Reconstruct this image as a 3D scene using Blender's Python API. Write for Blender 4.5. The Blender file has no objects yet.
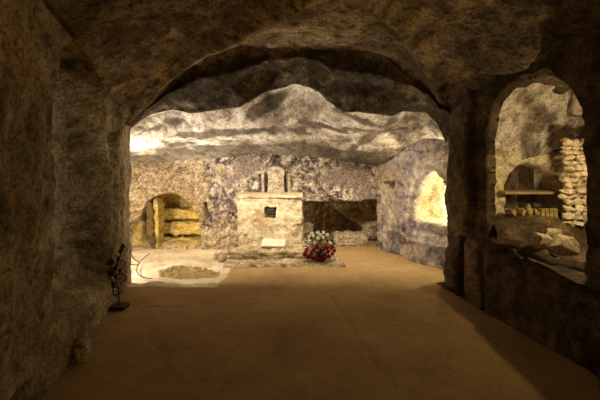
import bpy, bmesh, math, random
import numpy as np
from mathutils import Vector, Matrix

C = bpy.context.scene.collection
R = math.radians
# ------------------------------------------------------------------ camera
FPX, H, HZ = 400.0, 1.65, 150.0            # focal length in pixels (600 wide), eye height, horizon row
cam_d = bpy.data.cameras.new('camera'); cam = bpy.data.objects.new('camera', cam_d); C.objects.link(cam)
cam_d.sensor_width = 36; cam_d.lens = 36*FPX/600; cam_d.shift_y = (HZ-200)/600
cam_d.clip_start = .02
cam.location = (0, 0, H); cam.rotation_euler = (R(90), 0, 0)
bpy.context.scene.camera = cam
# ------------------------------------------------------------------ world, light, exposure
w = bpy.data.worlds.new('world'); bpy.context.scene.world = w; w.use_nodes = True
bg = w.node_tree.nodes['Background']; bg.inputs[0].default_value = (1, .62, .28, 1); bg.inputs[1].default_value = 0.012
vs = bpy.context.scene.view_settings
vs.view_transform = 'Standard'; vs.look = 'None'; vs.gamma = 1; vs.exposure = 0.5
bpy.context.scene.display_settings.display_device = 'sRGB'
def lamp(name, loc, watts, color, size=.04, kind='POINT', target=None, angle=100, blend=.5):
    d = bpy.data.lights.new(name, kind); d.energy = watts; d.color = color; d.shadow_soft_size = size
    o = bpy.data.objects.new(name, d); C.objects.link(o); o.location = loc
    if kind == 'SPOT':
        d.spot_size = R(angle); d.spot_blend = blend
        o.rotation_euler = (Vector(target)-Vector(loc)).to_track_quat('-Z', 'Y').to_euler()
    return o
lamp('lamp_behind_left_pier', (-2.95, 5.08, .75), 75, (1, .90, .72), .04)
lamp('lamp_behind_right_pillar', (2.30, 5.22, 1.05), 22, (1, .84, .58), .05)
lamp('vault_fill_left', (-2.75, 5.55, .25), 240, (1, .92, .78), .04, 'SPOT', (-1.15, 6.0, 1.95), 80, 1.0)  # added unseen spot that whitens the left of the back vault
lamp('vault_fill_right', (2.12, 5.42, .35), 80, (1, .88, .62), .04, 'SPOT', (1.45, 5.75, 1.9), 70, .8)  # extra spot, added to lighten the right of the vault
lamp('lamp_in_small_niche', (-1.80, 6.92, .45), 2.0, (1, .68, .22), .01)
lamp('lamp_beside_small_niche', (-2.85, 6.10, .45), 20, (1, .68, .22), .03, 'SPOT', (-2.1, 7.1, .42), 40, .6)
lamp('lamp_in_arched_window', (2.21, 5.74, .90), 10, (1, .88, .54), .02)
lamp('lamp_in_side_chamber', (2.64, 3.62, 1.50), 20, (1, .76, .40), .04)
lamp('left_wall_fill', (2.62, 3.75, 1.55), 85, (1, .84, .58), .05, 'SPOT', (-2.2, 3.9, 1.35), 34, 1.0)  # added fill, thrown across the hall onto the left wall recess
lamp('front_hall_fill', (.9, -.9, 1.2), 21, (1, .62, .19), .12)  # added fill behind the camera for the dim front hall
lamp('lamp_front_hall_ceiling', (-.3, 2.2, 2.45), 2.0, (1, .66, .22), .10)
st_ = lamp('strip_lamp_behind_lintel', (0.0, 5.30, 2.00), 25, (1, .84, .58), .1, 'AREA')      # shines down and back into the chamber
st_.data.shape = 'RECTANGLE'; st_.data.size = 3.2; st_.data.size_y = .04; st_.data.spread = R(94)
st_.rotation_euler = (R(32), 0, 0)

# ------------------------------------------------------------------ noise
rng = np.random.RandomState(7)
_perm = np.concatenate([rng.permutation(256)]*3)
_grad = rng.normal(size=(256, 3)); _grad /= np.linalg.norm(_grad, axis=1)[:, None]
def perlin(x, y, z):
    xi, yi, zi = np.floor(x).astype(int), np.floor(y).astype(int), np.floor(z).astype(int)
    xf, yf, zf = x-xi, y-yi, z-zi
    f = lambda t: t*t*t*(t*(t*6-15)+10)
    u, v, ww = f(xf), f(yf), f(zf)
    out = 0
    for dx in (0, 1):
        for dy in (0, 1):
            for dz in (0, 1):
                h = _perm[_perm[_perm[(xi+dx) & 255]+((yi+dy) & 255)]+((zi+dz) & 255)]
                g = _grad[h]
                dot = g[..., 0]*(xf-dx)+g[..., 1]*(yf-dy)+g[..., 2]*(zf-dz)
                wt = (u if dx else 1-u)*(v if dy else 1-v)*(ww if dz else 1-ww)
                out = out+dot*wt
    return out
def fbm(P, scale, octs=4, gain=.5, off=0.0):
    a, s, t = 1.0, scale, 0
    for i in range(octs):
        t = t+a*perlin(P[..., 0]*s+off+i*17.3, P[..., 1]*s+off*1.7, P[..., 2]*s-off); a *= gain; s *= 2.03
    return t
def ss(x, a, b):
    t = np.clip((x-a)/(b-a), 0, 1); return t*t*(3-2*t)
def PX(X, Y): return 300+FPX*X/Y
def ZY(py, Y): return H+(HZ-py)*Y/FPX
def XY(px, Y): return (px-300)*Y/FPX

# ------------------------------------------------------------------ materials
def rock(name, cols, scale=3.0, stretch=(1, 1, 1), bump=.5, alt=None, altcols=None, pit=.35, rough=.92, blocks=None, fine=38, spec=.25, speck=.45):
    """cols: [(position, rgb)...] ramp of the stone; the vertex mask blends to the ramp altcols"""
    m = bpy.data.materials.new(name); m.use_nodes = True; nt = m.node_tree; N = nt.nodes; L = nt.links
    b = N['Principled BSDF']; b.inputs['Roughness'].default_value = rough
    b.inputs['Specular IOR Level'].default_value = spec
    tc = N.new('ShaderNodeTexCoord'); mp = N.new('ShaderNodeMapping'); mp.inputs['Scale'].default_value = stretch
    L.new(tc.outputs['Object'], mp.inputs[0])
    def noise(s, det=10, ro=.65, dist=0.0, vec=mp):
        n = N.new('ShaderNodeTexNoise'); n.inputs['Scale'].default_value = s; n.inputs['Detail'].default_value = det
        n.inputs['Roughness'].default_value = ro; n.inputs['Distortion'].default_value = dist; L.new(vec.outputs[0], n.inputs['Vector']); return n
    def ramp(src, cs):
        r = N.new('ShaderNodeValToRGB'); e = r.color_ramp.elements
        while len(e) > 1: e.remove(e[-1])
        e[0].position = cs[0][0]; e[0].color = (*cs[0][1], 1)
        for p, c in cs[1:]:
            q = e.new(p); q.color = (*c, 1)
        L.new(src, r.inputs[0]); return r
    n1 = noise(scale, 12, .68, .35); r1 = ramp(n1.outputs['Fac'], cols); out = r1.outputs[0]
    def mix(fac, a, bb, mode='MIX'):
        x = N.new('ShaderNodeMix'); x.data_type = 'RGBA'; x.blend_type = mode
        if isinstance(fac, float): x.inputs[0].default_value = fac
        else: L.new(fac, x.inputs[0])
        L.new(a, x.inputs[6])
        if isinstance(bb, tuple): x.inputs[7].default_value = (*bb, 1)
        else: L.new(bb, x.inputs[7])
        return x.outputs[2]
    if alt:   # blotches of another tone (own colour of the stone / soot)
        n2 = noise(alt[0], 8, .6, .5); rr = ramp(n2.outputs['Fac'], [(alt[1], (0, 0, 0)), (alt[2], (1, 1, 1))])
        out = mix(rr.outputs[0], out, alt[3])
    if altcols:
        at = N.new('ShaderNodeAttribute'); at.attribute_name = 'mask'
        n3 = noise(scale*1.7, 10, .7); r3 = ramp(n3.outputs['Fac'], altcols)
        out = mix(at.outputs['Fac'], out, r3.outputs[0])
    nf = noise(fine, 8, .75); rp = ramp(nf.outputs['Fac'], [(.40, (1-pit,)*3), (.50, (1, 1, 1)), (.62, (1+pit*.6,)*3)])
    out = mix(1.0, out, rp.outputs[0], 'MULTIPLY')
    if speck:
        nm = noise(max(scale*4, 11), 9, .72, .2); rm = ramp(nm.outputs['Fac'], [(.40, (1-speck,)*3), (.49, (1, 1, 1)), (.62, (1+speck*.4,)*3)])
        out = mix(1.0, out, rm.outputs[0], 'MULTIPLY')
    hsum = N.new('ShaderNodeMath'); hsum.operation = 'MULTIPLY_ADD'; hsum.inputs[1].default_value = .35
    L.new(nf.outputs['Fac'], hsum.inputs[0]); L.new(n1.outputs['Fac'], hsum.inputs[2])
    hh = hsum.outputs[0]
    if blocks:
        br = N.new('ShaderNodeTexBrick'); br.inputs['Scale'].default_value = 1.0
        br.inputs['Brick Width'].default_value = blocks[0]; br.inputs['Row Height'].default_value = blocks[1]; br.inputs['Mortar Size'].default_value = .006
        br.inputs['Mortar Smooth'].default_value = .6
        br.inputs['Color1'].default_value = (1, 1, 1, 1); br.inputs['Color2'].default_value = (.82, .82, .80, 1); br.inputs['Mortar'].default_value = (.55, .50, .44, 1)
        cx = N.new('ShaderNodeSeparateXYZ'); cc = N.new('ShaderNodeCombineXYZ'); L.new(tc.outputs['Object'], cx.inputs[0])
        L.new(cx.outputs[0], cc.inputs[0]); L.new(cx.outputs[2], cc.inputs[1])
        wv = N.new('ShaderNodeVectorMath'); wv.operation = 'MULTIPLY_ADD'; wv.inputs[1].default_value = (.05, .05, .05)
        nd = noise(4, 3, .5, 0, tc); L.new(nd.outputs['Color'], wv.inputs[0]); L.new(cc.outputs[0], wv.inputs[2]); L.new(wv.outputs[0], br.inputs['Vector'])
        out = mix(.45, out, br.outputs['Color'], 'MULTIPLY')
    L.new(out, b.inputs['Base Color'])
    bp = N.new('ShaderNodeBump'); bp.inputs['Strength'].default_value = bump; bp.inputs['Distance'].default_value = .03
    L.new(hh, bp.inputs['Height']); L.new(bp.outputs[0], b.inputs['Normal'])
    return m
def plain(name, col, rough=.6, metal=0.0, var=.25, scale=20):
    m = bpy.data.materials.new(name); m.use_nodes = True; nt = m.node_tree; N = nt.nodes; L = nt.links
    b = N['Principled BSDF']; b.inputs['Roughness'].default_value = rough; b.inputs['Metallic'].default_value = metal
    n = N.new('ShaderNodeTexNoise'); n.inputs['Scale'].default_value = scale; n.inputs['Detail'].default_value = 6
    tc = N.new('ShaderNodeTexCoord'); L.new(tc.outputs['Object'], n.inputs['Vector'])
    r = N.new('ShaderNodeValToRGB'); r.color_ramp.elements[0].position = .3; r.color_ramp.elements[1].position = .7
    r.color_ramp.elements[0].color = (*[c*(1-var) for c in col], 1); r.color_ramp.elements[1].color = (*[min(1, c*(1+var)) for c in col], 1)
    L.new(n.outputs['Fac'], r.inputs[0]); L.new(r.outputs[0], b.inputs['Base Color']); return m

M = {}
M['front'] = rock('brown_tuff', [(.30, (.06, .042, .022)), (.44, (.17, .125, .065)), (.56, (.32, .25, .14)), (.72, (.48, .39, .24))], 2.2, bump=.8,
                  alt=(1.1, .50, .66, (.30, .20, .10)), altcols=[(.35, (.36, .30, .22)), (.6, (.62, .54, .43))], pit=.6, speck=.42)
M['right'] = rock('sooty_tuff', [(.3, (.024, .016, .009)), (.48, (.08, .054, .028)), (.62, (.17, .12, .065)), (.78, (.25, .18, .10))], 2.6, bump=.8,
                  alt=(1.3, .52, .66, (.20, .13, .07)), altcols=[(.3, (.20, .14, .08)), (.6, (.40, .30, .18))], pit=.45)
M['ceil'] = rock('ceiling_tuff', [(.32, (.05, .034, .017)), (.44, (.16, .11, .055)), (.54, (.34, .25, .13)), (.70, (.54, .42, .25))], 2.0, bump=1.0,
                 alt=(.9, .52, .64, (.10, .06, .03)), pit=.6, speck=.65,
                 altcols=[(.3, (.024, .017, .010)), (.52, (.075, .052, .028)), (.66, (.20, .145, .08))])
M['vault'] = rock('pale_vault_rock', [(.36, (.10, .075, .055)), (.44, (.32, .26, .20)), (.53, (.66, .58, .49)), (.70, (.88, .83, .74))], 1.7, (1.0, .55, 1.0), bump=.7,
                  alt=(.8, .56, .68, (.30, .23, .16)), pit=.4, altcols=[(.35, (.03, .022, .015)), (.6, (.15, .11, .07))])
M['back'] = rock('mottled_plaster', [(.40, (.04, .03, .028)), (.46, (.15, .115, .10)), (.53, (.42, .345, .285)), (.64, (.80, .70, .58))], 8.5, bump=.9,
                 alt=(1.3, .52, .66, (.26, .20, .17)), pit=.5, fine=30,
                 altcols=[(.36, (.16, .10, .045)), (.5, (.42, .31, .17)), (.66, (.60, .48, .31))])
M['side'] = rock('grey_violet_plaster', [(.34, (.09, .07, .07)), (.46, (.24, .20, .20)), (.58, (.46, .38, .33)), (.74, (.62, .53, .45))], 3.0, bump=.6,
                 alt=(1.2, .50, .64, (.40, .32, .22)), pit=.4, altcols=[(.3, (.42, .32, .16)), (.6, (.80, .70, .48))])
M['floor'] = rock('beaten_tan_floor', [(.3, (.26, .165, .068)), (.5, (.34, .22, .098)), (.7, (.41, .28, .135))], 1.6, bump=.25,
                  altcols=[(.36, (.42, .33, .21)), (.5, (.58, .48, .34)), (.65, (.70, .61, .46))], pit=.22, fine=60, rough=.95, speck=.10)
M['soil'] = rock('dark_soil', [(.3, (.05, .03, .015)), (.6, (.14, .09, .04))], 6, bump=.8)
M['mud'] = rock('ochre_mud', [(.3, (.20, .14, .05)), (.6, (.34, .25, .11))], 8, bump=.8)
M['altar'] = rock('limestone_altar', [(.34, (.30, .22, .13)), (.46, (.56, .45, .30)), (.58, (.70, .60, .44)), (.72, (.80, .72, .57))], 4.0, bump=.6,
                  alt=(2.6, .54, .66, (.46, .34, .20)), pit=.3, speck=.25, blocks=(.30, .22), altcols=[(.3, (.02, .015, .01)), (.7, (.05, .035, .02))])  # altcols: painted shade inside the altar window
M['plinth'] = rock('rubble_limestone', [(.36, (.12, .085, .045)), (.46, (.32, .24, .14)), (.58, (.50, .39, .25)), (.72, (.62, .51, .35))], 6.0, (1, 1, 2.5), bump=1.0, pit=.45)
M['slab'] = rock('white_marble', [(.3, (.46, .40, .32)), (.6, (.62, .56, .47))], 6, bump=.15, pit=.1, speck=0)
M['stele'] = rock('carved_stone', [(.3, (.22, .17, .13)), (.5, (.50, .42, .33)), (.7, (.66, .57, .47))], 9, bump=.8, pit=.4)
M['gold'] = rock('ochre_rock', [(.3, (.18, .125, .04)), (.5, (.42, .315, .105)), (.7, (.56, .44, .19))], 5, (1, 1, 2.5), bump=.7, pit=.35)
M['rock'] = rock('grey_stone', [(.3, (.20, .155, .10)), (.5, (.42, .335, .22)), (.7, (.58, .48, .33))], 9, bump=.8, pit=.4)
M['iron'] = plain('rusty_iron', (.035, .018, .012), .55, .6)
M['black'] = plain('black_cable', (.03, .025, .02), .5)
M['grille'] = plain('window_grille_iron', (.16, .13, .10), .5, .5)
M['leaf'] = plain('dark_leaf', (.018, .055, .014), .5)
M['red'] = plain('crimson_petal', (.42, .012, .03), .55, 0, .4)
M['pink'] = plain('pale_pink_petal', (.85, .45, .42), .55, 0, .2)
M['white'] = plain('white_petal', (.86, .82, .72), .55, 0, .1)
M['dry'] = plain('dried_flower', (.16, .035, .02), .8)
M['wood'] = rock('old_plank', [(.3, (.30, .20, .10)), (.6, (.52, .38, .20))], 8, (1, 8, 8), bump=.4, pit=.3)
M['basket'] = plain('foil_wrap', (.10, .07, .05), .5)

# ------------------------------------------------------------------ mesh helpers
def link(name, me, mat, parent=None, kind=None, label=None, cat=None, group=None, smooth=True):
    o = bpy.data.objects.new(name, me); C.objects.link(o)
    me.materials.append(mat)
    if smooth: me.polygons.foreach_set('use_smooth', [True]*len(me.polygons))
    if parent: o.parent = parent
    if kind: o['kind'] = kind
    if label: o['label'] = label
    if cat: o['category'] = cat
    if group: o['group'] = group
    return o
def thing(name, label, cat, loc=(0, 0, 0), group=None):
    o = bpy.data.objects.new(name, None); C.objects.link(o); o.location = loc; o['label'] = label; o['category'] = cat
    o.empty_display_size = .1
    if group: o['group'] = group
    return o
def grid_mesh(name, P, mask=None, keep=None, flip=False):
    n, m = P.shape[:2]
    idx = np.arange(n*m).reshape(n, m)
    q = np.stack([idx[:-1, :-1], idx[1:, :-1], idx[1:, 1:], idx[:-1, 1:]], -1).reshape(-1, 4)
    if flip: q = q[:, ::-1]
    if keep is not None:
        k = keep[:-1, :-1] & keep[1:, :-1] & keep[1:, 1:] & keep[:-1, 1:]
        q = q[k.reshape(-1)]
    me = bpy.data.meshes.new(name)
    V = P.reshape(-1, 3)
    me.vertices.add(len(V)); me.vertices.foreach_set('co', V.astype(np.float32).ravel())
    me.loops.add(len(q)*4); me.loops.foreach_set('vertex_index', q.astype(np.int32).ravel())
    me.polygons.add(len(q)); me.polygons.foreach_set('loop_start', np.arange(0, len(q)*4, 4, dtype=np.int32))
    me.update(calc_edges=True)
    a = me.attributes.new('mask', 'FLOAT', 'POINT')
    a.data.foreach_set('value', (np.zeros(len(V)) if mask is None else mask.reshape(-1)).astype(np.float32))
    me.validate()
    return me
def path_points(pts, ds, smooth=.06):
    pts = np.array(pts, float); seg = np.linalg.norm(np.diff(pts, axis=0), axis=1); cs = np.concatenate([[0], np.cumsum(seg)])
    n = int(cs[-1]/ds)+1; s = np.linspace(0, cs[-1], n)
    XYp = np.stack([np.interp(s, cs, pts[:, 0]), np.interp(s, cs, pts[:, 1])], -1)
    k = max(1, int(smooth/ds))
    if k > 1:
        ker = np.hanning(2*k+1); ker /= ker.sum()
        pad = np.pad(XYp, ((k, k), (0, 0)), 'reflect', reflect_type='odd')
        XYp = np.stack([np.convolve(pad[:, i], ker, 'valid') for i in (0, 1)], -1)
    t = np.gradient(XYp, axis=0); t /= np.linalg.norm(t, axis=1)[:, None]
    return s, XYp, t
def wall(name, pts, z0, z1, depth, mat, ds=.022, inward=1, amp=.035, nscale=1.6, maskfn=None, cut=None, hole=None, smooth=.06, kind='structure', seed=0., parent=None, micro=.010, maxs=None, dz=None):
    """a rock wall along a plan path; `depth(s, Z, X, Y)` carves it away from the viewer; inward=+1: rock lies left of the path's direction"""
    s, B, t = path_points(pts, ds, smooth)
    nrm = np.stack([-t[:, 1], t[:, 0]], -1)*inward
    z = np.linspace(z0, z1, int((z1-z0)/(dz or ds))+1)
    S, Z = np.meshgrid(s, z, indexing='ij'); X = np.repeat(B[:, 0:1], len(z), 1); Y = np.repeat(B[:, 1:2], len(z), 1)
    keep = None
    if hole:      # move the grid lines next to the rim of an opening onto it, so the opening has a clean outline
        hf, ac = hole
        def hfun(S_, Z_):
            q_ = np.stack([S_, Z_*1.3, 0*S_], -1); return hf(S_, Z_)+fbm(q_, 3.0, 3, .5, 3.3)*.035
        h0 = hfun(S, Z); e_ = 1e-3
        gs, gz = (hfun(S+e_, Z)-h0)/e_, (hfun(S, Z+e_)-h0)/e_; gl = np.maximum(gs**2+gz**2, .3)
        dl = np.where(abs(h0-ac) < ds*.75, ac-h0, 0)
        S = S+gs/gl*dl; Z = Z+gz/gl*dl; keep = h0 < ac+ds*.75
        X = np.interp(S, s, B[:, 0]); Y = np.interp(S, s, B[:, 1])
    P0 = np.stack([X, Y, Z], -1)
    # the outline of the niches wobbles a little
    wob = fbm(P0, 5.0, 3, .5, 3.3+seed)*.03
    if hole: wob = wob*0; hv = hfun(S, Z)
    d = depth(S+wob, Z+wob*.7, X, Y)+(.09*ss(hv, 0, hole[1]) if hole else 0)
    P1 = P0.copy(); P1[..., 0] += nrm[:, 0:1]*d; P1[..., 1] += nrm[:, 1:2]*d
    n = fbm(P1, nscale, 4, .5, 1.1+seed)*amp*2+fbm(P1, 9, 3, .6, 5.+seed)*micro*2
    n2 = fbm(P1, nscale*1.7, 4, .5, 9.1+seed)*amp
    P1[..., 0] += nrm[:, 0:1]*n; P1[..., 1] += nrm[:, 1:2]*n; P1[..., 2] += n2*np.clip((Z-z0)/.1, 0, 1)*np.clip((z1-Z)/.1, 0, 1)
    mask = maskfn(S, Z, X, Y, d, P1) if maskfn else None
    me = grid_mesh(name, P1, mask, keep, flip=(inward < 0))
    return link(name, me, M[mat] if isinstance(mat, str) else mat, parent, kind)
def s_of(pts, px, ds=.01, smooth=.06):
    s, B, t = path_points(pts, ds, smooth); q = PX(B[:, 0], np.maximum(B[:, 1], .05)); i = np.argmin(abs(q-px)+(B[:, 1] < .5)*999); return s[i], B[i, 0], B[i, 1]
def archd(S, Z, s0, s1, zb, zs, zt, pw=2.0):
    """signed inside distance of an arched opening"""
    c, hw = (s0+s1)/2, (s1-s0)/2; hh = zt-zs
    low = hw-abs(S-c); e = 1-(np.abs((S-c)/hw)**pw+(np.maximum(Z-zs, 0)/hh)**pw)**(1/pw)
    up = e*min(hw, hh)
    d = np.where(Z < zs, low, up)
    return np.minimum(d, Z-zb)
def rectd(S, Z, s0, s1, z0, z1): return np.minimum(np.minimum(S-s0, s1-S), np.minimum(Z-z0, z1-Z))

# ------------------------------------------------------------------ floor
xs = np.arange(-3.6, 4.6, .03); ys = np.arange(-2.2, 8.3, .025)
Xf, Yf = np.meshgrid(xs, ys, indexing='ij'); Pf = np.stack([Xf, Yf, np.zeros_like(Xf)], -1)
zf = fbm(Pf, .8, 3)*.018+fbm(Pf, 7, 3)*.004
def seam(ax, ay, bx, by, wd=.016, dp=.010, wig=.03):
    L_ = math.hypot(bx-ax, by-ay); ux, uy = (bx-ax)/L_, (by-ay)/L_
    al = (Xf-ax)*ux+(Yf-ay)*uy; ac = -(Xf-ax)*uy+(Yf-ay)*ux+fbm(Pf, 2.5, 2)*wig
    return -dp*np.exp(-(ac/wd)**2)*((al > 0) & (al < L_))
zf += seam(XY(322, 4.9), 4.9, XY(404, 2.55), 2.55, .02, .012, .05)
zf += seam(-1.55, 3.75, -.95, 3.0, .02, .010, .25)+seam(-1.7, 4.15, -1.25, 4.2, .018, .010, .06)
# gutter along the right wall
gx = 1.70+.252*(4.85-Yf)
gm = ss(Xf-gx+fbm(Pf, 3, 2)*.03, 0, .05)*(Yf < 4.95)*(Yf > 0)
zf -= gm*.10
# bare pale rock at the back left: irregular edge, with a shallow pit
edge = XY(214, 4.75)+(Yf-4.75)*.10
pale = ss(edge-Xf+fbm(Pf, 3, 3, .5, 4)*.10, -.01, .03)*ss(Yf+fbm(Pf, 3, 3, .5, 8)*.07, 4.80, 4.84)
zf += -.015*pale+fbm(Pf, 2.0, 4, .55, 6)*.05*pale
pc = ((Xf-XY(189, 5.45))/.42)**2+((Yf-5.45)/.21)**2+fbm(Pf, 3.0, 4, .6, 2)*1.1
pit = ss(1-pc, -.06, .12)*(pc < 2)
zf -= pit*.055
Pf[..., 2] = zf
me = grid_mesh('floor', Pf, pale*(1-pit))
fo = link('floor', me, M['floor'], kind='structure')
me.materials.append(M['soil']); me.materials.append(M['mud'])
cen = np.zeros(len(me.polygons)*3); me.polygons.foreach_get('center', cen); cen = cen.reshape(-1, 3)
ii = np.clip(((cen[:, 0]-xs[0])/.03).astype(int), 0, len(xs)-1); jj = np.clip(((cen[:, 1]-ys[0])/.025).astype(int), 0, len(ys)-1)
mi = np.zeros(len(cen), np.int32); mi[gm[ii, jj] > .3] = 1; mi[pit[ii, jj] > .45] = 2
me.polygons.foreach_set('material_index', mi)

# ------------------------------------------------------------------ left wall of the front hall with tall recess and bench
LW = [(-1.20, .2), (-1.73, 2.75), (-2.08, 4.76), (-2.13, 5.03), (-2.45, 4.86), (-3.5, 4.80)]
sA, _, _ = s_of(LW[:3], 54); sB, _, _ = s_of(LW[:3], 109); sC, _, _ = s_of(LW[:3], 128)
def d_left(S, Z, X, Y):
    a = archd(S, Z, sA, sB, .62, 1.9, 2.62)
    d = .58*ss(a, 0, .05)
    b = rectd(S, Z, sA+.1, sB+.0, .33, .72); d = np.maximum(d, .30*ss(b, -.03, .09))
    ledge = rectd(S, Z, sA+.1, sB-.05, .80, .84); d += .05*ss(ledge, -.02, .02)
    d -= .02*ss(.55-Z, 0, .55)*(1-ss(S, sB-.5, sB-.1))   # swollen foot
    d += .07*np.exp(-((S-sA+.33)**2+(Z-1.78)**2)/.0012)                       # small socket in the near pier
    d += .25*ss(.17-abs(S-sA+.55), 0, .05)*ss(.26-Z, 0, .05)                  # hole at the foot
    d += .10*ss(rectd(S, Z, sC-.17, sC-.04, .86, 1.47), 0, .02)+.12*ss(rectd(S, Z, sC-.60, sC-.28, .55, 1.86), 0, .04)               # slot in the far pier
    return d
wall('wall_left', LW, -.15, 3.15, d_left, 'front', inward=1, amp=.035, maskfn=lambda S, Z, X, Y, d, P: ss(d, .3, .5)*.9+.6*ss(S, sC-.1, sC))  # pier end coloured paler for the light on its edge
# ------------------------------------------------------------------ right wall of the front hall with arched opening
RW = [(2.75, .2), (2.35, 2.9), (1.86, 4.78), (1.80, 4.93), (1.86, 5.03), (2.10, 4.95), (2.9, 4.95)]
s580, _, _ = s_of(RW[:3], 586); s497, _, _ = s_of(RW[:3], 486); s462, _, _ = s_of(RW[:3], 462); s449, _, _ = s_of(RW[:3], 449)
def d_right(S, Z, X, Y):
    d = 0*S
    # swollen pilaster above, ending in a rounded foot; block below
    pl = archd(S, 4-Z, s497+.12, s449+.10, -2, 4-1.15, 4-.66); d -= .10*ss(pl, 0, .08)
    d += .16*ss(rectd(S, Z, s462-.05, s462+.10, -1, .64), 0, .03)
    d -= .05*ss(rectd(S, Z, s497+.02, s462-.08, -1, .66), 0, .04)
    d -= .10*ss(.60-Z, 0, .1)*ss(S, s580-.4, s580-.2)*(1-ss(S, s497-.15, s497))
    return d
wall('wall_right', RW, -.2, 3.15, d_right, 'right', inward=-1, ds=.016, amp=.04, hole=(lambda S, Z: archd(S, Z, s580, s497, .69, 1.62, 2.42), .05), seed=20,
     maskfn=lambda S, Z, X, Y, d, P: .25*ss(d, .05, .2)+.5*ss(rectd(S, Z, s497+.02, s462-.08, -1, .66), 0, .04))

# ------------------------------------------------------------------ back chamber: left, back and right walls
BW = [(-3.30, 4.7), (-3.30, 6.45), (-3.0, 6.78), (1.25, 6.72), (1.33, 6.62), (1.62, 6.08), (2.02, 5.58), (2.55, 5.05), (2.62, 4.8)]
g = lambda px: s_of(BW, px)[0]
sN0, sN1 = g(136), g(199)
sR0, sR1 = g(303), g(376)
sW0, sW1 = g(411), g(450)
sE = g(268)
def d_back(S, Z, X, Y):
    a = archd(S, Z, sN0, sN1, .03, .22, .93); d = .62*ss(a, 0, .04)
    a2 = archd(S, Z, sN0-.25, sN0+.5, -.05, .05, .55); d = np.maximum(d, .16*ss(a2, 0, .10))
    r = rectd(S, Z, sR0, sR1, -.5, .77+.03*(S-sR0)); d = np.maximum(d, 1.25*ss(r, 0, .045))
    wv = archd(S, Z, sW0-.02, sW1+.04, .57, .72, 1.38, 1.55); d = np.maximum(d, .38*ss(wv, 0, .035))
    h = rectd(S, Z, g(383.5), g(392.5), .98, 1.14); d = np.maximum(d, .20*ss(h, -.01, .012))
    d = np.maximum(d, .07*ss(archd(S, Z, sW0-.10, sW1+.1, .3, .75, 1.52, 1.6), 0, .03)*(S > g(400)))
    h = rectd(S, Z, g(203.5), g(206.5), .40, .76); d = np.maximum(d, .14*ss(h, -.014, .012))
    e = archd(S, Z, sE-.03, sE+.32, .9, 1.22, 1.36); d = np.maximum(d, .22*ss(e, 0, .05))
    d -= .10*ss(.34-Z, 0, .3)*ss(S, sN1, sN1+.1)*(1-ss(S, sR0-.2, sR0))
    d -= .06*ss(.45-Z, 0, .1)*ss(S, sW0-.1, sW0+.1)
    # shallow scraped patches of plaster round the niche
    d += .02*ss(archd(S, Z, sN0-.1, sN1+.10, -.2, .6, 1.22)+fbm(np.stack([X, Y, Z], -1), 4, 3)*.10, 0, .03)
    return d
def m_back(S, Z, X, Y, d, P):
    n = fbm(P, 3.2, 4, .6, 3)*.25
    q = ss(archd(S, Z, sN0-.10, sN1+.12, -.2, .6, 1.16)+n*.5, 0, .06)*.9
    low = ss(.50-Z+n, 0, .25)*(S < sR0)*.5
    rr = ss(d, .1, .3); low = np.maximum(low, .7*ss(-1.35-X+n*5+fbm(P, 1.5, 3, .5, 9)*1.2, -.1, .35)*(Y > 6.4))
    return np.clip(np.maximum(np.maximum(q, low), rr), 0, 1)
bwall = wall('wall_back', BW, -.15, 2.4, d_back, 'back', inward=1, amp=.035, ds=.02, maskfn=m_back, seed=40)
# the right part of the chamber is smoother, violet-grey plaster
me = bwall.data; me.materials.append(M['side']); me.materials.append(M['gold'])
cen = np.zeros(len(me.polygons)*3); me.polygons.foreach_get('center', cen); cen = cen.reshape(-1, 3)
mi = ((cen[:, 0] > 1.30+.05*np.sin(cen[:, 2]*9)) & (cen[:, 1] < 6.8)).astype(np.int32); mi[(cen[:, 1] > 6.92) & (cen[:, 0] < -1.5) & (cen[:, 2] < 1.0) & (cen[:, 0] > -2.9)] = 2; me.polygons.foreach_set('material_index', mi)

# ------------------------------------------------------------------ ceiling: front vault, lintel, back vault
lip_px = [(100, 136), (126, 135), (135, 124), (151, 115), (174, 110), (189, 114), (215, 111), (240, 108), (253, 98), (273, 88), (297, 84), (320, 91), (335, 103), (345, 111), (390, 116), (402, 112), (425, 113), (436, 121), (446, 140), (480, 142)]
lx = [XY(p, 5.1) for p, q in lip_px]; lz = [ZY(q, 5.1) for p, q in lip_px]
xs = np.arange(-3.55, 3.0, .022)
ipf = lambda x, pts: np.interp(x, [p[0] for p in pts], [p[1] for p in pts])
lip = np.interp(xs, lx, lz)
yb = ipf(300+400*xs/6.75, [(100, 165), (130, 164), (200, 159), (260, 153), (340, 160), (385, 168), (450, 172)])
zback = ZY(yb, 6.75)
lip_base = np.array([ZY(v, 5.1) for v in ipf(300+400*xs/5.1, [(100, 134), (130, 124), (200, 119), (300, 114), (400, 121), (446, 136)])])
def ws(Y, side):
    return -(1.68+.225*(Y-2.75)) if side < 0 else 1.86+.258*(4.8-Y)
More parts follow.
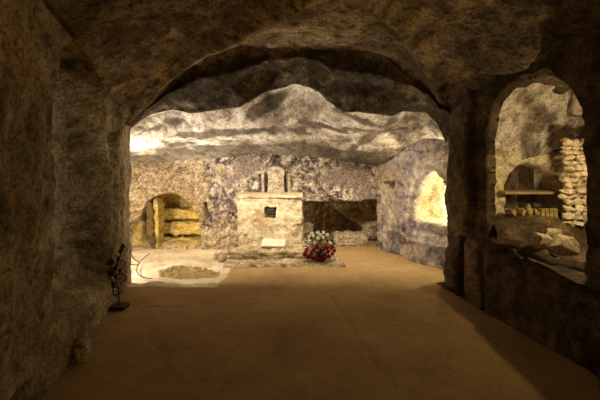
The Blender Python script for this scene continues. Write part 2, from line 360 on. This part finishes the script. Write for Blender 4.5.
def zfront(X, Y):
    l, r = ws(Y, -1), ws(Y, 1); c = (l+r)/2; hw = (r-l)/2; u = np.clip((X-c)/hw, -1.4, 1.4)
    el = np.interp(Y, [0, 2.9, 5.0], [2.85, 2.70, 2.02]); er = np.interp(Y, [0, 2.9, 4.9], [2.75, 2.60, 2.20])
    e = el+(er-el)*(u+1)/2; cz = np.interp(Y, [0, 3.3, 4.9], [2.98, 2.95, 2.86])
    z = e+(cz-e)*(1-np.minimum(np.abs(u), 1)**2.6)
    # hanging groins running from both piers to the crown
    def ridge(ax, ay, bx, by, wd, dp, bend=0):
        L_ = math.hypot(bx-ax, by-ay); ux, uy = (bx-ax)/L_, (by-ay)/L_
        al = (X-ax)*ux+(Y-ay)*uy; ac = -(X-ax)*uy+(Y-ay)*ux+bend*np.sin(np.clip(al/L_, 0, 1)*math.pi)
        return -dp*np.exp(-(np.abs(ac)/wd)**1.3)*ss(al, -.2, .1)*(1-ss(al, L_-.4, L_+.2))
    z = z+ridge(1.80, 4.9, .30, 2.9, .13, .16)+ridge(-2.1, 4.9, .25, 3.0, .20, .20, -.15)
    z = z+ridge(-2.1, 4.9, -1.55, 2.2, .15, .10)
    return z
rows = []; zone = []
Yfr = np.arange(.2, 4.72, .024)
for y in Yfr: rows.append(np.stack([xs, np.full_like(xs, y), zfront(xs, np.full_like(xs, y))], -1)); zone.append(0)
ztop = zfront(xs, np.full_like(xs, 4.72))
for k in range(1, 34):       # face of the hanging lintel; a sharp fold half way up
    t = k/33.; yy = 4.72+.36*t; fold = .10*np.exp(-((t-.45)/.10)**2)
    tt = t**1.25
    rows.append(np.stack([xs, np.full_like(xs, yy)-fold, ztop+(lip-ztop)*tt], -1)); zone.append(0)
Ybk = np.arange(5.10, 7.0, .022)
for y in Ybk:
    t = np.clip((y-5.10)/(6.75-5.10), 0, 1.2)
    s_ = t**1.08
    z = lip_base+(zback-lip_base)*s_+(lip-lip_base)*math.exp(-((y-5.10)/.42)**2)
    px_ = 300+400*xs/y
    z = z+.06*math.sin(min(t, 1)*math.pi)*np.exp(-((px_-300)/45.)**2)
    z = z+.16*math.sin(min(t, 1)*math.pi)*np.exp(-((px_-425)/26.)**2)
    z = z-.08*math.sin(min(t, 1)*math.pi)*np.exp(-((px_-365)/26.)**2)
    z = z-.05*math.sin(min(t, 1)*math.pi*2)*np.exp(-((px_-190)/40.)**2)
    z = z+.05*ss(np.array([y]), 5.1, 5.2)[0]*(1-t)            # rises a little just behind the lip
    rows.append(np.stack([xs, np.full_like(xs, y), z], -1)); zone.append(1)
P = np.stack(rows, 0); zn = np.array(zone)[:, None]*np.ones_like(P[..., 0])
a = fbm(P, 1.3, 5, .5, 2.2)*.10*(1-zn*.65)+fbm(P, 7, 3, .6, 7)*.022*(1-zn*.5)
Q = P*np.array([.5, 2.6, 2.0]); a += zn*fbm(Q, 2.0, 4, .5, 12)*.008
P[..., 2] += a; P[..., 1] += (1-zn)*fbm(P, 2.2, 4, .5, 5)*.06*ss(P[..., 1], 4.5, 4.9)
nf_ = int((np.array(zone) == 0).sum())
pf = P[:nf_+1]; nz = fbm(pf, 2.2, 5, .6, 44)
dark_mask = ss(pf[..., 1]+nz*.25, 4.70, 4.85)  # darker over the lintel face
dark_mask = np.maximum(dark_mask, ss(pf[..., 0]*.9+(pf[..., 1]-2.6)*-.25+nz*.5, .95, 1.25)*.85)      # the right flank of the hall ceiling is darker
dark_mask = np.maximum(dark_mask, ss(nz, .25, .5)*.7)
me = grid_mesh('ceiling', pf, dark_mask); link('ceiling', me, M['ceil'], kind='structure')
pb = P[nf_:]
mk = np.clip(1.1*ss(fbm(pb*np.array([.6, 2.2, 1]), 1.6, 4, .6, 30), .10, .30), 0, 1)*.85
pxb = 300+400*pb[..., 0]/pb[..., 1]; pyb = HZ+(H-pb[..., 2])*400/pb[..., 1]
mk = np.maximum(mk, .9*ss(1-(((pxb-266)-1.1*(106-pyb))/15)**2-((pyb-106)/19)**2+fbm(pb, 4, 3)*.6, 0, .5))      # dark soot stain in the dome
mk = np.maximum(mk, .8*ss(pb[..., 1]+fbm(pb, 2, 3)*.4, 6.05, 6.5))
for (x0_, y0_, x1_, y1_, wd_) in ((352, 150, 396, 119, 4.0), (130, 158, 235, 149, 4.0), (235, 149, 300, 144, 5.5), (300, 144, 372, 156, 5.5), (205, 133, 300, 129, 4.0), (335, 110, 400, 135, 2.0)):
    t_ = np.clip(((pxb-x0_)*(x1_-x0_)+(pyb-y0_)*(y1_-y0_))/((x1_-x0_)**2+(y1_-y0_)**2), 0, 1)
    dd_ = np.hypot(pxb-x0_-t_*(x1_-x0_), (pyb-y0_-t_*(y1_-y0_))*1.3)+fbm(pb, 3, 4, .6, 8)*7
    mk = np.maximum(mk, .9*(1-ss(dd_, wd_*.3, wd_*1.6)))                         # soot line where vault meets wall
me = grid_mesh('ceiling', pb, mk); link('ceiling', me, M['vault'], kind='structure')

# ------------------------------------------------------------------ side chamber behind the arched opening
SW = [(2.02, 4.35), (2.30, 4.72), (3.05, 4.70), (3.02, 4.45), (3.20, 4.30), (4.2, 4.1), (4.2, 2.6), (2.5, 2.7)]
q = lambda px: s_of(SW, px)[0]
sh0 = path_points(SW, .01)[0]
def near(x, y):
    s, B, t = path_points(SW, .01); return s[np.argmin((B[:, 0]-x)**2+(B[:, 1]-y)**2)]
a0, a1 = near(XY(506, 4.7), 4.7), near(XY(562, 4.7), 4.7)
def d_side(S, Z, X, Y):
    a = archd(S, Z, a0, a1, .90, 1.15, 1.50); d = .30*ss(a, 0, .05)
    d += .55*ss(1-((X-3.08)/.17)**2-((Z-1.84)/.22)**2, 0, .4)*(Y > 4.2)
    return d
wall('wall_side_chamber', SW, -.1, 2.6, d_side, 'side', inward=1, amp=.05, seed=60, micro=.02,
     maskfn=lambda S, Z, X, Y, d, P: np.clip(.9*(S < a1+.1)*(Z < 1.6)+.2+ss(fbm(P, 3, 3), 0, .3)*.4, 0, 1)*(1-.6*ss(d, .1, .2)), smooth=.05)
# vault of the side chamber
vx = np.arange(1.95, 4.4, .025); vy = np.arange(2.5, 5.1, .025)
VX, VY = np.meshgrid(vx, vy, indexing='ij'); VX = np.maximum(VX, 1.86+.258*(4.8-np.minimum(VY, 4.6))+.10)
vz = 1.60+1.05*np.sqrt(np.clip(1-((VY-3.4)/1.35)**2, 0, 1))*np.clip(1-((VX-2.75)/1.9)**2, .2, 1)
VP = np.stack([VX, VY, vz], -1); VP[..., 2] += .4*np.exp(-((VX-3.05)/.2)**2-((VY-4.4)/.2)**2)+fbm(VP, 1.6, 5, .55, 33)*.13+fbm(VP, 8, 3, .6, 4)*.02
me = grid_mesh('ceiling_side_chamber', VP, .8*ss(fbm(VP, 1.8, 4, .6, 17), .25, .5)); link('ceiling_side_chamber', me, M['vault'], kind='structure')
# rock ledge filling the lower part of the side chamber
def ledge_mesh(name, x0, x1, yz, mat, amp=.03, seed=0., nsub=20):
    xs_ = np.arange(x0, x1, .025); yz = np.array(yz, float)
    cs = np.concatenate([[0], np.cumsum(np.linalg.norm(np.diff(yz, axis=0), axis=1))]); s_ = np.arange(0, cs[-1], .025)
    yy = np.interp(s_, cs, yz[:, 0]); zz = np.interp(s_, cs, yz[:, 1])
    A = np.stack([np.repeat(xs_[:, None], len(s_), 1), np.repeat(yy[None], len(xs_), 0), np.repeat(zz[None], len(xs_), 0)], -1)
    n = fbm(A, 2.5, 4, .55, seed)*amp*2
    A[..., 2] += n; A[..., 1] += fbm(A, 3, 4, .55, seed+4)*amp*2
    return link(name, grid_mesh(name, A), M[mat], kind='structure')
ledge_mesh('trim_side_ledge', 2.06, 4.2, [(2.75, .0), (2.76, .66), (4.12, .66), (4.18, .72), (4.28, .90), (5.05, .92)], 'right', .035, 50)

# ------------------------------------------------------------------ generic solids
def bm_new(): return bmesh.new()
def rough_box(bm, cx, cy, cz, sx, sy, sz, cuts=6, bev=.012, amp=.008, seed=0., rot=None):
    t = bmesh.new(); bmesh.ops.create_cube(t, size=1)
    bmesh.ops.scale(t, vec=(sx, sy, sz), verts=t.verts)
    bmesh.ops.bevel(t, geom=list(t.edges), offset=bev, segments=2, affect='EDGES', profile=.6)
    n = max(sx, sy, sz)
    for _ in range(5):
        es = [e for e in t.edges if e.calc_length() > n/cuts]
        if not es: break
        bmesh.ops.subdivide_edges(t, edges=es, cuts=1, use_grid_fill=True)
    co = np.array([v.co[:] for v in t.verts]); off = fbm(co+seed, 5/ max(.4, n), 4, .55, seed+1); off2 = fbm(co+seed, 9/max(.4, n), 3, .6, seed+7)
    for v, a_, b_ in zip(t.verts, off, off2): v.co += v.normal*float(a_*amp*2+b_*amp)
    mx = Matrix.Translation((cx, cy, cz))@(rot if rot else Matrix())
    bmesh.ops.transform(t, matrix=mx, verts=t.verts)
    me = bpy.data.meshes.new('t'); t.to_mesh(me); t.free(); bm.from_mesh(me); bpy.data.meshes.remove(me)
def boulder(bm, c, r, sub=4, amp=.25, seed=0., facet=.0):
    t = bmesh.new(); bmesh.ops.create_icosphere(t, subdivisions=sub, radius=1)
    co = np.array([v.co[:] for v in t.verts])
    rs = np.random.RandomState(int(seed*7)+3)
    if facet:                                   # cut by planes: broken stone
        for _ in range(11):
            nn = rs.normal(size=3); nn /= np.linalg.norm(nn); dd = rs.uniform(.52, .85)
            p = co@nn; ov = p > dd; co[ov] -= nn*(p[ov]-dd)[:, None]
    off = fbm(co+seed, 1.3, 4, .5, seed)*amp
    for v, q_, o_ in zip(t.verts, co, off):
        v.co = Vector(q_*(1+o_)); v.co = Vector((v.co.x*r[0]+c[0], v.co.y*r[1]+c[1], v.co.z*r[2]+c[2]))
    me = bpy.data.meshes.new('t'); t.to_mesh(me); t.free(); bm.from_mesh(me); bpy.data.meshes.remove(me)
def done(bm, name, mat, parent=None, smooth=True, **k):
    bmesh.ops.recalc_face_normals(bm, faces=bm.faces)
    me = bpy.data.meshes.new(name); bm.to_mesh(me); bm.free()
    return link(name, me, M[mat] if isinstance(mat, str) else mat, parent, smooth=smooth, **k)
def tube(bm, pts, r, n=6, sub=6, closed=False):
    pts = [Vector(p) for p in pts]
    # catmull-rom
    out = []
    for i in range(len(pts)-1):
        p0, p1, p2, p3 = pts[max(i-1, 0)], pts[i], pts[i+1], pts[min(i+2, len(pts)-1)]
        for k in range(sub):
            t = k/sub
            out.append(.5*((2*p1)+(-p0+p2)*t+(2*p0-5*p1+4*p2-p3)*t*t+(-p0+3*p1-3*p2+p3)*t**3))
    out.append(pts[-1]); prev = None
    up = Vector((0, 0, 1))
    for i, p in enumerate(out):
        d = (out[min(i+1, len(out)-1)]-out[max(i-1, 0)]).normalized()
        a = d.cross(up) if abs(d.z) < .95 else d.cross(Vector((1, 0, 0))); a.normalize(); b = d.cross(a)
        rr = r(i/(len(out)-1)) if callable(r) else r
        ring = [bm.verts.new(p+(a*math.cos(2*math.pi*j/n)+b*math.sin(2*math.pi*j/n))*rr) for j in range(n)]
        if prev:
            # match the closest starting vertex so the tube does not twist
            k0 = min(range(n), key=lambda j: (ring[j].co-prev[0].co).length)
            ring = ring[k0:]+ring[:k0]
            for j in range(n): bm.faces.new((prev[j], prev[(j+1) % n], ring[(j+1) % n], ring[j]))
        else: bm.faces.new(ring)
        prev = ring
    bm.faces.new(prev)

# ------------------------------------------------------------------ altar
AX0, AX1, AY = XY(236.5, 6.2), XY(302.5, 6.2), 6.2
al = thing('altar', 'square limestone block altar with small grated window, against the back wall', 'altar', ((AX0+AX1)/2, 6.45, .17))
def child(o, root):     # keeps the world position of a mesh built in world coordinates
    o.parent = root; o.matrix_parent_inverse = Matrix.Translation(-root.location)
    return o
BP = [(AX0+.02, 6.74), (AX0+.01, AY), (AX1-.01, AY), (AX1-.02, 6.74)]
sa, _, _ = path_points(BP, .01, .02)
w0 = .54+(XY(264.5, 6.2)-AX0); w1 = .54+(XY(275.5, 6.2)-AX0)
def d_alt(S, Z, X, Y):
    d = .34*ss(rectd(S, Z, w0, w1, ZY(218, 6.2), ZY(207.5, 6.2)), -.004, .010)
    d += .014*ss(fbm(np.stack([S*2, Z*0, Z*3], -1), 1.3, 4, .6, 3), .12, .3)          # flaked stone
    d += .03*ss(rectd(S, Z, .66, .71, .15, .34)+.0, -.01, .02)
    return d-.012*ss(Z, .2, .1)
child(wall('altar_body', BP, .10, .915, d_alt, 'altar', ds=.014, inward=1, amp=.010, nscale=3, micro=.006, smooth=.02, kind=None, seed=11, maskfn=lambda S, Z, X, Y, d, P: ss(d, .03, .07)), al)  # inside of the window coloured near-black to deepen its shade
bm = bm_new(); rough_box(bm, (AX0+AX1)/2, 6.47, .925, AX1-AX0+.02, .57, .036, 30, .006, .004, 3)
child(done(bm, 'altar_slab', 'altar'), al)
bm = bm_new(); wx0, wx1, wz0, wz1 = XY(264.5, 6.2), XY(275.5, 6.2), ZY(218, 6.2), ZY(207.5, 6.2)
for k in (1, 2, 3): tube(bm, [(wx0+(wx1-wx0)*k/4, 6.215, wz0-.01), (wx0+(wx1-wx0)*k/4, 6.215, wz1+.01)], .0035, 6, 2)
for k in (1, 2, 3): tube(bm, [(wx0-.01, 6.211, wz0+(wz1-wz0)*k/4), (wx1+.01, 6.211, wz0+(wz1-wz0)*k/4)], .0035, 6, 2)
child(done(bm, 'window_grille', 'grille'), al)

# plinth: two rough steps
pl = thing('altar_plinth', 'rough low two-step stone platform in front of the altar', 'stone platform', (XY(270, 5.9), 6.1, 0))
bm = bm_new(); rough_box(bm, XY(272, 6.2)-.02, 6.30, .075, 1.22, .98, .20, 60, .03, .022, 5)
child(done(bm, 'upper_step', 'plinth'), pl)
def slab_poly(name, poly, z0, z1, mat, ds=.025, amp=.02, seed=0., bev=.03):
    """irregular flat slab: the outline is a polygon, its rim drops softly; built as a dense dome-less grid"""
    poly = np.array(poly, float); x0, y0 = poly.min(0)-.06; x1, y1 = poly.max(0)+.06
    gx_, gy_ = np.meshgrid(np.arange(x0, x1, ds), np.arange(y0, y1, ds), indexing='ij')
    d = np.full(gx_.shape, 1e9); inside = np.zeros(gx_.shape, bool); n = len(poly)
    for i in range(n):
        a_, b_ = poly[i], poly[(i+1) % n]; ab = b_-a_
        t = np.clip(((gx_-a_[0])*ab[0]+(gy_-a_[1])*ab[1])/(ab@ab), 0, 1)
        d = np.minimum(d, np.hypot(gx_-a_[0]-t*ab[0], gy_-a_[1]-t*ab[1]))
        c_ = ((a_[1] > gy_) != (b_[1] > gy_)) & (gx_ < (b_[0]-a_[0])*(gy_-a_[1])/(b_[1]-a_[1]+1e-12)+a_[0]); inside ^= c_
    sd = np.where(inside, d, -d); G = np.stack([gx_, gy_, 0*gx_], -1)
    sd = sd+fbm(G, 6, 3, .6, seed)*.035
    G[..., 2] = z0+(z1-z0)*ss(sd, 0, bev)+fbm(G, 5, 4, .6, seed+2)*amp*ss(sd, 0, bev)
    return link(name, grid_mesh(name, G, None, sd > -.03), M[mat])
lo = slab_poly('lower_step', [(XY(222, 5.6), 5.60), (XY(347, 5.6), 5.60), (XY(335, 6.15), 6.15), (XY(300, 6.3), 6.35), (XY(232, 6.3), 6.35)], -.03, .06, 'plinth', .02, .03, 3)
child(lo, pl)

# rubble left of the altar
specs = [(224, 5.98, .10, .11, 'largest pale rubble lump left of the altar foot'), (231, 6.02, .07, .09, 'pale rubble lump wedged against the altar plinth corner'),
         (217, 6.12, .06, .07, 'small rubble lump farthest left of the altar'), (233.5, 6.12, .085, .24, 'tall rubble stone leaning on the left flank of the altar')]
for k, (px, y, rr, rz_, lb) in enumerate(specs):
    bm = bm_new(); boulder(bm, (XY(px, y), y, rz_*.55), (rr, rr*.9, rz_*.8), 4, .35, 11+k*2.3, 1)
    done(bm, 'rubble_stone', 'plinth', label=lb, cat='stone', group='rubble beside the altar')

# white marble slab on the plinth
bm = bm_new(); rough_box(bm, 0, 0, 0, .36, .17, .028, 20, .005, .002, 9)
o = done(bm, 'marble_slab', 'slab', label='white marble slab lying on the step before the altar', cat='slab')
o.location = (XY(273.5, 6.08), 6.08, .232); o.rotation_euler = (R(24), 0, R(-4))

# carved stele on the altar
st = thing('carved_stele', 'round-topped carved stone panel standing above the altar', 'stele', (XY(276, 6.66), 6.70, .95))
sw = XY(284.5, 6.66)-XY(267.5, 6.66); scx = XY(276, 6.66)
bm = bm_new()
prof = [(-sw/2, .93), (-sw/2*.92, 1.20), (-sw/2*1.05, 1.26)]+[(-sw/2*1.05*math.cos(t), 1.28+.10*math.sin(t)) for t in np.linspace(0, math.pi, 12)]+[(sw/2*1.05, 1.26), (sw/2*.92, 1.20), (sw/2, .93)]
f = bm.faces.new([bm.verts.new((scx+x, 6.62, z)) for x, z in prof]); r_ = bmesh.ops.extrude_face_region(bm, geom=[f])
bmesh.ops.translate(bm, vec=(0, .14, 0), verts=[v for v in r_['geom'] if isinstance(v, bmesh.types.BMVert)])
bmesh.ops.bevel(bm, geom=[e for e in bm.edges if e.calc_length() > .1 or True][:0] or [e for e in bm.edges if abs(e.verts[0].co.y-e.verts[1].co.y) < 1e-5], offset=.014, segments=2, affect='EDGES')
child(done(bm, 'stele_body', 'stele', smooth=False), st)
bm = bm_new()      # worn relief: head, shoulders, drapery
boulder(bm, (scx, 6.625, 1.27), (.055, .035, .060), 3, .3, 2)
boulder(bm, (scx, 6.63, 1.11), (.095, .04, .12), 3, .4, 5)
tube(bm, [(scx-.09, 6.62, 1.18), (scx-.02, 6.595, 1.10), (scx+.08, 6.60, 1.06)], .014, 6, 5)
child(done(bm, 'worn_relief', 'stele'), st)
for sx in (-1, 1):
    bm = bm_new(); rough_box(bm, scx+sx*(sw/2+.075), 6.70, 1.09, .045, .14, .34, 12, .01, .008, 4+sx)
    child(done(bm, 'side_upright', 'stele'), st)

# ------------------------------------------------------------------ small golden niche: ledges and upright slab
for k, (py0, py1, inset, lb) in enumerate([(209, 219, .0, 'upper'), (222, 234, .05, 'middle'), (237, 246, .10, 'lowest')]):
    z0, z1 = ZY(py1, 7.2), ZY(py0, 7.2); bm = bm_new()
    rough_box(bm, -2.13, 7.30-inset, (z0+z1)/2, .98, .30, z1-z0, 44, .035, .030, 21+k*3)
    done(bm, 'rock_ledge', 'gold', label='%s ochre rock shelf inside the golden-lit niche' % lb, cat='rock shelf', group='ledges in the lit niche')
bm = bm_new(); rough_box(bm, XY(157, 6.85), 6.92, .40, .10, .30, .84, 24, .02, .018, 31)
done(bm, 'upright_slab', 'gold', label='upright ochre stone slab standing in the left half of the lit niche', cat='stone slab')
bm = bm_new(); rough_box(bm, XY(150.5, 6.74), 6.83, .38, .11, .18, .80, 24, .03, .03, 33, Matrix.Rotation(R(-5), 4, 'Y'))
done(bm, 'broken_pillar', 'soil', label='dark broken rock pillar left of the ochre slab in the lit niche', cat='pillar')

# ------------------------------------------------------------------ dark recess right of the altar: tomb block and hanging rock
bm = bm_new(); rough_box(bm, XY(350, 7.0), 7.04, .09, .58, .40, .20, 30, .05, .015, 41)
done(bm, 'stone_coffin', 'rock', label='low stone coffin block in the dark recess right of the altar', cat='coffin')
xs_ = np.arange(.0, 1.45, .02); zz_ = np.arange(-.05, .95, .02); GX, GZ = np.meshgrid(xs_, zz_, indexing='ij')
low_edge = ipf(GX, [(0, .0), (.22, .05), (.30, .45), (.52, .62), (.75, .50), (.95, .33), (1.12, .22), (1.22, .0), (1.5, .0)])
GY = 7.28+.05*np.sin(GX*7)-.10*np.exp(-((GX-.45)/.05)**2)+.35*ss(low_edge+.02-GZ, -.01, .05)
A = np.stack([GX, GY, GZ], -1); A[..., 1] += fbm(A, 4, 4, .6, 77)*.10
link('wall_recess', grid_mesh('wall_recess', A, np.ones_like(GX)*.6), M['back'], kind='structure')

# ------------------------------------------------------------------ flower arrangement
random.seed(5)
fx, fy = XY(319.5, 5.78), 5.78
fl = thing('flower_arrangement', 'bouquet of white and crimson roses set on the step right of the altar', 'flowers', (fx, fy, .05))
def rose(bm, c, r, axis, petals=9):
    ax = Vector(axis).normalized(); a = ax.orthogonal().normalized(); b = ax.cross(a); c = Vector(c)
    for k in range(petals):
        th = k*2.39996; f_ = .25+.75*k/petals; rr = r*f_; hgt = r*(1.15-.55*f_)
        u = a*math.cos(th)+b*math.sin(th); v = ax.cross(u); prev = None
        for i in range(4):
            t = i/3.; rad = rr*(.35+.75*math.sin(t*1.9)); hh = -r*.5+t*(hgt+r*.5)
            wd = r*(.35+.45*math.sin(.4+t*2.4))*(.4+.6*f_)
            row = [bm.verts.new(c+u*rad*(1-.25*abs(s_))+v*wd*s_+ax*(hh-.12*r*s_*s_)) for s_ in (-1, 0, 1)]
            if prev:
                bm.faces.new((prev[0], prev[1], row[1], row[0])); bm.faces.new((prev[1], prev[2], row[2], row[1]))
            prev = row
    t = bmesh.ops.create_icosphere(bm, subdivisions=1, radius=r*.42)
    for v_ in t['verts']: v_.co += c+ax*r*.12
def px2(px, py, y): return (XY(px, y), y, ZY(py, y))
whites = [(305.5, 244.5), (309.3, 236.8), (312, 233.8), (313.5, 235.8), (310, 241), (317.8, 233), (320, 235), (323.2, 233), (318, 238.2), (323, 237.6), (327, 235.3), (315, 242.6), (329.8, 242.8)]
pinks = [(310, 247.2), (321, 246.3), (324.3, 241.5)]
reds = [(307, 250), (311.5, 253.5), (314, 249.5), (317, 247), (317.5, 254), (320.5, 251), (324, 248.5), (324.5, 254), (328, 251), (331, 248), (332, 253.5), (328.5, 256), (308.5, 257), (313.5, 258), (319.5, 257.5), (327, 247), (334, 250.5), (305.5, 253.5), (323.5, 258)]
for col, name, mat, r in ((whites, 'white_rose', 'white', .030), (pinks, 'pink_rose', 'pink', .028), (reds, 'red_rose', 'red', .036)):
    for (px, py) in col:
        dx, dz = (px-319.5)/15, (246-py)/14; y = 5.78-.17*math.sqrt(max(.05, 1-dx*dx*.8-dz*dz*.6))
        cz = px2(px, py, y); bm = bm_new(); rose(bm, cz, r*random.uniform(.9, 1.1), (dx*.8, -.8, dz*.6+.35))
        child(done(bm, name, mat), fl)
bm = bm_new()
for k in range(230):
    th = random.uniform(0, 2*math.pi); ph = random.uniform(-.2, 1.35); rr = random.uniform(.12, .215)
    c = Vector((fx+rr*math.cos(th)*math.cos(ph), fy+.85*rr*math.sin(th)*math.cos(ph), .24+rr*math.sin(ph)*.95))
    if c.z < .07: c.z = .08
    d = Vector((math.cos(th)*math.cos(ph), math.sin(th)*math.cos(ph), math.sin(ph)+random.uniform(-.5, .3))).normalized()
    sd = d.cross(Vector((random.random(), random.random(), 1))).normalized(); L_ = random.uniform(.04, .085); wd = L_*.24
    v = [bm.verts.new(c), bm.verts.new(c+d*L_*.5+sd*wd+Vector((0, 0, .006))), bm.verts.new(c+d*L_-Vector((0, 0, .008))), bm.verts.new(c+d*L_*.5-sd*wd+Vector((0, 0, .006)))]
    bm.faces.new((v[0], v[1], v[2])); bm.faces.new((v[0], v[2], v[3]))
o = child(done(bm, 'foliage', 'leaf'), fl); o['kind'] = 'stuff'
bm = bm_new()
for k in range(26):
    th = k*2.4; rr = .02+.10*((k*7) % 10)/10
    tube(bm, [(fx+rr*.3*math.cos(th), fy+rr*.3*math.sin(th), .10), (fx+rr*math.cos(th), fy+rr*math.sin(th), .34+.04*math.sin(k))], .004, 5, 3)
child(done(bm, 'stems', 'leaf'), fl)
bm = bm_new(); nn = 20; prev = None
for i, (r_, z_) in enumerate([(.05, .045), (.095, .05), (.13, .16), (.125, .165), (.10, .14), (.0, .12)]):
    ring = [bm.verts.new((fx+r_*math.cos(2*math.pi*j/nn), fy+r_*math.sin(2*math.pi*j/nn), z_)) for j in range(nn)]
    if prev:
        for j in range(nn): bm.faces.new((prev[j], prev[(j+1) % nn], ring[(j+1) % nn], ring[j]))
    else: bm.faces.new(ring)
    prev = ring
child(done(bm, 'basket', 'basket'), fl)

# ------------------------------------------------------------------ wrought iron stand by the left pier
bx, by = XY(117.5, 4.16), 4.16
ir = thing('iron_stand', 'rusty scrolled iron stand with withered flowers at the foot of the left pier', 'iron stand', (bx, by, 0))
bm = bm_new(); rough_box(bm, bx, by, .022, .20, .16, .045, 12, .008, .003, 3); child(done(bm, 'base', 'iron'), ir)
bm = bm_new(); tube(bm, [(bx+.015, by, .03), (bx+.012, by, .2), (bx-.02, by, .35), (bx+.01, by, .5), (bx+.05, by, .60), (bx+.07, by, .66)], .007, 6, 6); child(done(bm, 'stem', 'iron'), ir)
def scroll(cx, cz, r, t0, turns, y, sgn=1):
    return [(cx+sgn*r*(1-.8*k/14)*math.cos(t0+turns*2*math.pi*k/14), y+.02*math.sin(k), cz+r*(1-.8*k/14)*math.sin(t0+turns*2*math.pi*k/14)) for k in range(15)]
for cx, cz, r, t0, sg in ((-.045, .30, .07, -1.5, -1), (.035, .33, .06, -1.5, 1), (-.05, .45, .05, -1.2, -1), (.02, .47, .055, -1.0, 1), (-.035, .17, .05, 1.5, -1), (.05, .62, .045, -1, 1)):
    bm = bm_new(); tube(bm, scroll(bx+cx, cz, r, t0, 1.2, by, sg), .0055, 6, 4); child(done(bm, 'scroll', 'iron'), ir)
bm = bm_new(); tube(bm, [(bx-.055, by+.01, .30), (bx-.03, by-.02, .18), (bx+.01, by-.01, .12), (bx+.015, by, .04)], .006, 6, 5); child(done(bm, 'brace', 'iron'), ir)
for k, (cx, cz, r) in enumerate(((-.055, .49, .034), (-.02, .42, .032), (-.06, .37, .036), (.0, .34, .030), (-.07, .27, .034), (-.03, .24, .028), (.035, .40, .026), (.06, .655, .028), (.03, .60, .024), (.02, .53, .024))):
    bm = bm_new(); rose(bm, (bx+cx, by-.02+.012*(k % 3), cz), r, (random.uniform(-.6, .6), -1, .3)); child(done(bm, 'withered_flower', 'dry'), ir)
# cables
bm = bm_new(); tube(bm, [(XY(150, 6.3), 6.3, .02), (XY(143, 6.0), 6.0, .02), (XY(137.5, 5.6), 5.6, .02), (XY(137, 5.35), 5.35, .02), (XY(142, 5.15), 5.15, .02), (XY(152, 5.06), 5.06, .02)], .006, 6, 6)
done(bm, 'floor_cable', 'black', label='thin black cable curling over the pale floor behind the left pier', cat='cable')
bm = bm_new(); tube(bm, [(-2.27, 5.12, .60), (-2.20, 5.11, .42), (XY(134, 5.1), 5.09, .27), (XY(139, 5.1), 5.1, .22), (XY(137, 5.15), 5.15, .17), (XY(130, 5.2), 5.2, .17)], .006, 6, 6)
done(bm, 'looped_wire', 'iron', label='dark looped wire sticking out from the edge of the left pier', cat='wire')

# ------------------------------------------------------------------ loose stone at the left wall
bm = bm_new(); boulder(bm, (0, 0, .085), (.065, .075, .10), 4, .25, 3, 0)
o = done(bm, 'loose_stone', 'rock', label='rounded pale stone at the foot of the left bench', cat='stone'); o.location = (XY(81, 3.12), 3.14, 0)

# ------------------------------------------------------------------ side chamber things
bm = bm_new(); rough_box(bm, XY(536, 4.60), 4.66, ZY(192.5, 4.62), .76, .22, .026, 40, .004, .004, 5)
done(bm, 'shelf_board', 'wood', label='thin shelf board across the small niche in the side chamber', cat='shelf')
bm = bm_new(); rough_box(bm, XY(564, 4.55), 4.58, 1.10, .05, .09, .40, 16, .01, .010, 6)
done(bm, 'upright_stone', 'rock', label='narrow upright stone at the right end of the shelf board', cat='stone')
for k, (px, wpx, hpx, lb) in enumerate([(513, 6, 7, 'leftmost small broken stone under the shelf board'), (521.5, 7, 10, 'second broken stone from the left under the shelf board'), (529, 7, 12, 'largest broken stone in the middle under the shelf board'), (536, 6, 9, 'broken stone just left of the row of cut blocks')]):
    bm = bm_new(); hh = hpx*4.45/400; boulder(bm, (XY(px, 4.42), 4.42, .905+hh*.5), (wpx*4.4/800, .05, hh*.62), 4, .3, 50+k*1.7, 1)
    done(bm, 'broken_stone', 'gold', label=lb, cat='stone', group='stones under the shelf board')
for k, lb in enumerate(['leftmost', 'second from the left', 'third from the left', 'rightmost']):
    bm = bm_new(); rough_box(bm, XY(541.8+4.3*k, 4.42), 4.42, .955, .040, .06, .10, 8, .008, .004, 70+k)
    done(bm, 'cut_block', 'gold', label='%s of four small cut blocks under the shelf board' % lb, cat='block', group='cut blocks under the shelf')
for k, (px, py, y, r, lb) in enumerate([(541, 248, 3.75, (.14, .10, .105), 'dark blocky rock on the sill of the right arch'), (562, 247, 3.62, (.15, .12, .115), 'pale slanted rock on the sill beside the dark one'), (553, 236, 4.02, (.14, .09, .10), 'dark rock behind the two others on the sill')]):
    bm = bm_new(); boulder(bm, (XY(px, y), y, .70+r[2]*.7), r, 4, .15, 81+k*1.9, 1)
    done(bm, 'sill_rock', 'rock', label=lb, cat='rock', group='rocks on the sill of the right arch')
# rubble masonry pier on the right of the side chamber
rp = thing('rubble_pier', 'brightly lit rubble masonry at the right side of the arched opening', 'masonry', (XY(576, 4.25), 4.3, .8))
random.seed(11); zc = .84
rowi = 0
while zc < 1.70:
    hh = random.uniform(.045, .085); x = XY(563, 4.25)+random.uniform(-.02, .03)
    while x < 3.28:
        ww_ = random.uniform(.06, .12); bm = bm_new()
        boulder(bm, (x+ww_/2, 4.27+random.uniform(-.025, .025), zc+hh/2), (ww_*.64, .07, hh*.64), 3, .45, random.uniform(0, 50), 1)
        child(done(bm, 'stone', 'altar'), rp); x += ww_
    zc += hh*.95
